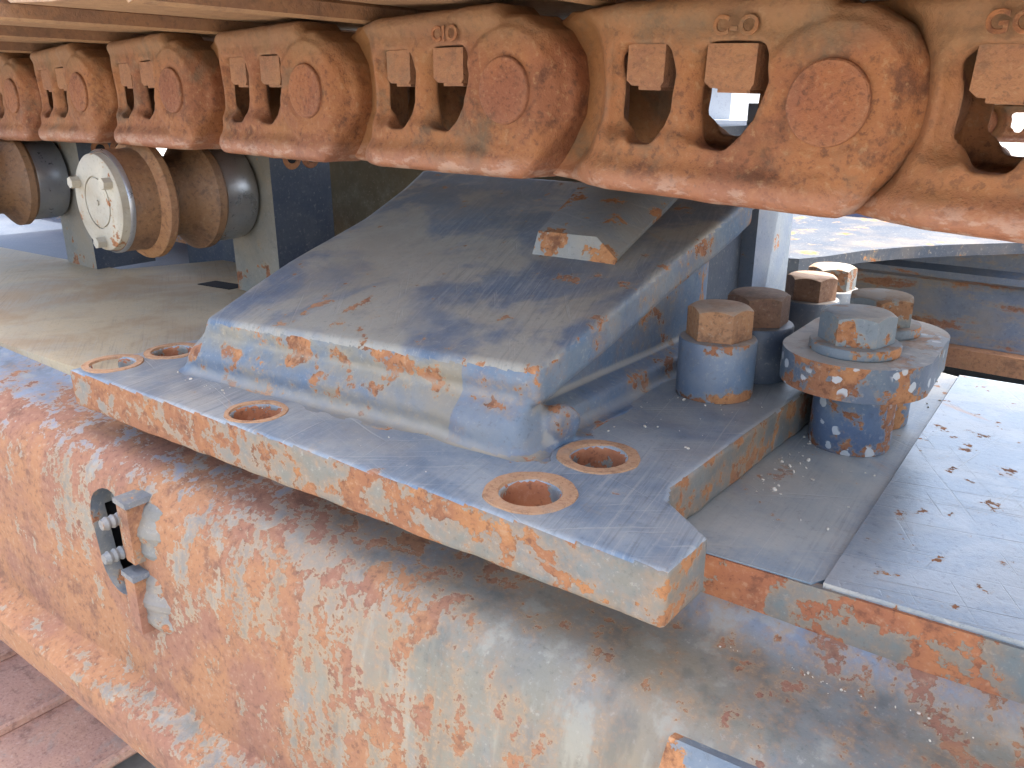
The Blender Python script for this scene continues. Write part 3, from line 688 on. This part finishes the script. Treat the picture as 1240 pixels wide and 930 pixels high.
# ------------------------------------------------------------------ track chain: cast links, pins, nuts, bushings, shoes
PITCH = .216
LP = [(-.192, .050), (-.012, .053), (-.004, .046), (.010, .0455), (.028, .036), (.040, .021), (.0452, .003), (.043, -.014), (.034, -.030), (.019, -.050), (.011, -.0560), (-.150, -.0550), (-.176, -.0548), (-.196, -.0540), (-.212, -.0495),
      (-.225, -.037), (-.234, -.018), (-.238, .0), (-.233, .020), (-.220, .034), (-.204, .043)]
WR = [(-.068, .0215), (-.044, .0215), (-.0415, .010), (-.046, -.005), (-.0585, -.0200), (-.0665, -.0190), (-.0690, -.004)]
WL = [(-.1225, .0205), (-.103, .0205), (-.1000, .012), (-.1005, -.006), (-.1065, -.0195), (-.1145, -.0195), (-.1205, -.010)]
def link_f(x, w, z):
    d2 = sd_poly(x, z, LP) - .001
    rec = sstep(x, -.128, -.178)                             # the left end steps back behind the next boss
    rec2 = sstep(np.sqrt((x + .202) ** 2 + z * z), .064, .048)
    front = .003 + .022 * rec + .010 * rec2
    boss = np.sqrt(x * x + z * z)
    front = front - .0024 * sstep(boss, .042, .037) + .0010 * sstep(boss, .027, .0235) * (x > -.06)
    rail = sstep(z, -.033, -.045) * sstep(x, -.182, -.158) * sstep(x, .020, .0)
    front = front - .0055 * rail
    front = front + .004 * sstep(x, -.040, -.056) * sstep(z, -.026, -.015) * (1 - rec)
    topf = sstep(z, .036, .046) * sstep(x, -.20, -.18) * sstep(x, .0, -.012)
    front = front - .003 * topf
    endr = sstep(x, .018, .044); front = front + .012 * endr * endr
    back = .047 + .014 * rec - .030 * sstep(x, -.152, -.142) * sstep(x, -.026, -.036) * sstep(z, -.040, -.032) * sstep(z, .040, .033)
    s = smax(smax(d2, front - w, .009), w - back, .004)
    hole = np.minimum(sd_poly(x, z, WR), sd_poly(x, z, WL)) - .0080
    s = smax(s, -hole, .0022)
    # scooped left flanks of the openings
    for cx_, r_ in ((-.0755, .0065), (-.131, .009)):
        s = smax(s, -(np.sqrt(((x - cx_) / 1.0) ** 2 + ((w - front + .002) / 1.1) ** 2 + (np.maximum(abs(z - .001) - .018, 0)) ** 2) - r_), .006)
    return s + waves(x, w, z, .0007, 70, 21) + waves(x, w, z, .00022, 260, 22)
V, Q = surface_nets(link_f, (-.272, -.012, -.066), (.056, .068, .064), .0019)
link_me = np_mesh('link', V, Q)
link_me.materials.append(M['link']); link_me.polygons.foreach_set('use_smooth', [True] * len(link_me.polygons))
Vm = V.copy(); Vm[:, 1] *= -1
far_me = np_mesh('far_link', Vm, Q[:, ::-1]); far_me.materials.append(M['link']); far_me.polygons.foreach_set('use_smooth', [True] * len(far_me.polygons))
def protomesh(o):
    me = o.data; bpy.data.objects.remove(o); return me
pin_me = protomesh(lathe('pin', [(0, .0004), (.010, .0002), (.0203, .0003), (.0212, .0011), (.0216, .0035), (.0216, .02), (0, .02)], M['pin'], None, 'Y', (0, 0, 0), 48))
def nutmesh(x0, x1, front):
    bm = bmesh.new()
    bm_poly(bm, [(x0, .0285), (x0, .0085), (x0 + .004, .0055), (x1 - .002, .0050), (x1, .0080), (x1, .0285)], 'Y', front, front + .026)
    bm_poly(bm, [(x0 + .007, .0056), (x0 + .007, .0032), (x1 - .003, .0032), (x1 - .003, .0056)], 'Y', front + .003, front + .024)
    return protomesh(from_bm('nut', bm, M['nut'], None, .0016))
nutR, nutL = nutmesh(-.0735, -.0440, .0080), nutmesh(-.1275, -.1020, .0115)
bush_me = protomesh(lathe('bushing', [(0, .055), (.024, .055), (.024, .113), (0, .113)], M['roller'], None, 'Y', (0, 0, 0), 32))
# shoe: pressed plate with turned-down leading lip, in profile along the chain, extruded across
SHP = [(.052, .050), (.059, .052), (.060, .062), (.050, .074), (.020, .0745), (-.06, .073), (-.135, .0735), (-.150, .080), (-.172, .087), (-.184, .086), (-.183, .077), (-.168, .076), (-.154, .069), (-.135, .061), (-.06, .0575), (.010, .058), (.034, .0625), (.044, .058)]
bm = bmesh.new()
bm_poly(bm, SHP, 'Y', -.165, .43)  # far end drawn long so the shoes shade the deck
for gx in (-.12, -.055, .01):                                                 # three grouser bars on the outside
    bm_poly(bm, [(gx - .008, .0725), (gx + .008, .0725), (gx + .005, .098), (gx - .005, .098)], 'Y', -.165, .43)
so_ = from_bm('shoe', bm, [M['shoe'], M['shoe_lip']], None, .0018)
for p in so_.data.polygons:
    if p.normal.x > .6: p.material_index = 1  # darker brown on all +X faces, lip and bars alike
shoe_me = protomesh(so_)
low_shoe_me = shoe_me.copy(); low_shoe_me.materials.clear(); low_shoe_me.materials.append(M['low_shoe']); low_shoe_me.transform(Matrix.Diagonal((1, 1.3, 1, 1)))
for p in low_shoe_me.polygons: p.material_index = 0
def textmesh(s, size):
    cu = bpy.data.curves.new('raised_mark', 'FONT'); cu.body = s; cu.size = size; cu.extrude = .0003; cu.bevel_depth = .0005; cu.align_x = 'CENTER'; cu.space_character = 1.1
    o = bpy.data.objects.new('raised_mark', cu); C.objects.link(o); bpy.context.view_layer.update()
    me = bpy.data.meshes.new_from_object(o.evaluated_get(bpy.context.evaluated_depsgraph_get()))
    bpy.data.objects.remove(o); me.transform(Matrix.Rotation(R(90), 4, 'X'))
    me.materials.append(M['link']); return me
def part(name, me, parent, loc=(0, 0, 0), rot=None):
    o = bpy.data.objects.new(name, me); C.objects.link(o); o.parent = parent; o.location = loc
    if rot: o.rotation_euler = rot
    return o
chain = thing('track_chain', 'rusty steel crawler track chain running overhead, cast links under ribbed shoes', 'track chain', (-.363, .44, .009))
PINS = [(.252, .424, -.022), (.040, .428, -.009), (-.148, .434, .0), (-.363, .440, .008), (-.581, .446, .0095), (-.802, .452, .012), (-1.017, .458, .012), (-1.222, .464, .009), (-1.43, .47, .006), (-1.645, .476, .004), (-1.86, .48, .002)]
marks = {1: ('GOMG O', -.095), 2: ('C-O', -.055), 3: ('CIO', -.055)}
for i in range(len(PINS) - 1):
    a, b = Vector(PINS[i]), Vector(PINS[i + 1]); d = a - b
    ang = (0, -math.atan2(d.z, d.x), math.atan2(d.y, d.x))
    loc = a - Vector(chain.location)
    jit = random.uniform(-.0012, .0012)
    L = part('link', link_me, chain, loc + Vector((0, jit, 0)), ang)
    part('pin', pin_me, L, (0, -.0015, 0)); part('nut', nutR, L); part('nut', nutL, L)
    if i in marks and marks[i][0]: part('raised_mark', textmesh(marks[i][0], .0135), L, (marks[i][1], .0011, .0325))
    F = part('link', far_me, chain, loc + Vector((-.008, .168, 0)), ang)
    part('nut', nutR, F, (0, -.030, 0)); part('nut', nutL, F, (0, -.036, 0))
    part('bushing', bush_me, F, (0, -.168, 0))
    part('shoe', shoe_me, chain, loc, (ang[0], ang[1], ang[2] + random.uniform(-.004, .004)))
# ------------------------------------------------------------------ lower run of the track, seen from its inner side at the bottom left
low = thing('track_chain', 'lower run of the track, dark rusty shoes seen past the bottom of the beam', 'track chain', (-1.2, .45, -.95))
for k in range(8):
    x = -2.55 + k * .2
    o = part('shoe', low_shoe_me, low, (x + 1.2, .05, .055), (math.pi, 0, 0))
    part('link', link_me, low, (x + 1.2, .0, .055))
# ------------------------------------------------------------------ machine parts behind: channel beam, arched plate, violet rail, far track
ch = thing('channel_beam', 'blue channel beam with rust stripes behind the clamp plate', 'channel beam', (.1, 1.4, -.38))
prism('channel_web', [(1.40, -.205), (1.40, -.238), (1.384, -.246), (1.384, -.256), (1.402, -.264), (1.40, -.361), (1.50, -.361), (1.50, -.205)], 'X', -.75, .8, M['channel'], ch, .003)
prism('bottom_flange', [(1.375, -.3615), (1.375, -.392), (1.50, -.392), (1.50, -.3615)], 'X', -.75, .8, M['rustplain'], ch, .003)
ar = thing('arched_plate', 'pale blue horizontal plate with a curved rusty edge behind the bolts', 'plate', (-.3, 1.2, -.19))
pts = [(-.52, .95), (-.355, 1.01), (-.335, 1.05), (-.312, 1.12), (-.275, 1.19), (-.23, 1.25), (-.15, 1.34), (-.05, 1.43), (.1, 1.5), (.3, 1.9), (-.8, 1.9), (-.8, 1.0)]
pl = prism('plate_body', pts, 'Z', -.200, -.184, [M['farpaint'], M['rustplain']], ar, .002)
for p in pl.data.polygons:
    if abs(p.normal.z) < .5: p.material_index = 0
vr = thing('cross_rail', 'violet blue steel rail lying behind the arched plate', 'rail', (-.3, 1.5, -.18))
prism('rail_body', [(-.184, -1), (-.13, -1), (-.13, 1)][:0] or [(1.46, -.184), (1.46, -.176), (1.50, -.172), (1.50, -.150), (1.54, -.145), (1.62, -.145), (1.62, -.184)], 'X', -1.0, .5, M['violet'], vr, .003)
cb = thing('car_body', 'pale grey steel body block seen through the chain link opening', 'car body', (-1.2, 2.2, -.5))
box('body_block', -1.75, -.60, 1.9, 2.5, -.55, -.038, M['palegrey'], cb, .008)
box('side_box', -1.15, -.90, 1.96, 2.3, -.038, .075, M['palegrey'], cb, .008)
ft = thing('track_chain', 'other track of the machine far behind, rusty links and shoes', 'track chain', (-1.2, 2.9, -.055))
for k in range(14):
    x = -2.9 + k * .216
    part('link', link_me, ft, (x + 1.2, 0, 0)); part('shoe', shoe_me, ft, (x + 1.2, 0, 0))
    o = part('pin', pin_me, ft, (x + 1.2, -.0015, 0))
for x, lab in ((-.468, 'small roller under the far track, left one in the rightmost link opening'), (-.345, 'small roller under the far track, right one in the rightmost link opening')):
    t = thing('far_roller', lab, 'roller', (x, 2.86, -.165), 'rollers under the far track')
    lathe('roller_body', [(0, 2.852), (.022, 2.852), (.024, 2.856), (.040, 2.858), (.042, 2.862), (.042, 2.95), (0, 2.95)], M['roller'], t, 'Y', (x, 0, -.165), 32)
    lathe('roller_hub', [(0, 2.846), (.016, 2.846), (.018, 2.853)], M['head'], t, 'Y', (x, 0, -.165), 24)
# ------------------------------------------------------------------ crumbs of pale grit on the decks
bm = bmesh.new()
def crumb(x, y, z, r):
    m = Matrix.Translation((x, y, z + r * .4)) @ Matrix.Rotation(random.random() * 6, 4, Vector((random.random(), random.random(), 1)).normalized()) @ Matrix.Diagonal((r, r * random.uniform(.5, 1), r * random.uniform(.4, .8), 1))
    bmesh.ops.create_icosphere(bm, subdivisions=1, radius=1, matrix=m)
def scatter(n, x0, x1, y0, y1, z, r0, r1):
    for _ in range(n): crumb(random.uniform(x0, x1), random.uniform(y0, y1), z, r0 + (r1 - r0) * random.random() ** 4)
scatter(90, -.184, -.12, .43, .78, -.238, .0004, .0022)
scatter(50, -.184, -.165, .46, .59, -.238, .0005, .0025)
scatter(40, -.27, -.20, .42, .56, -.205, .0004, .0018)
scatter(40, -.60, -.30, .30, .36, -.205, .0003, .0014)
scatter(16, -.58, -.52, .303, .322, -.205, .0005, .0022)
scatter(40, -.16, -.02, .352, .37, -.277, .0004, .0014)
gr = from_bm('loose_grit', bm, M['grit'], None, 0); tag(gr, None, None, kind='stuff')

# ------------------------------------------------------------------ lift everything so that the ground lies at z = 0
for o in C.objects:
    if o.parent is None and o is not cam and o is not so: o.location.z += GZ
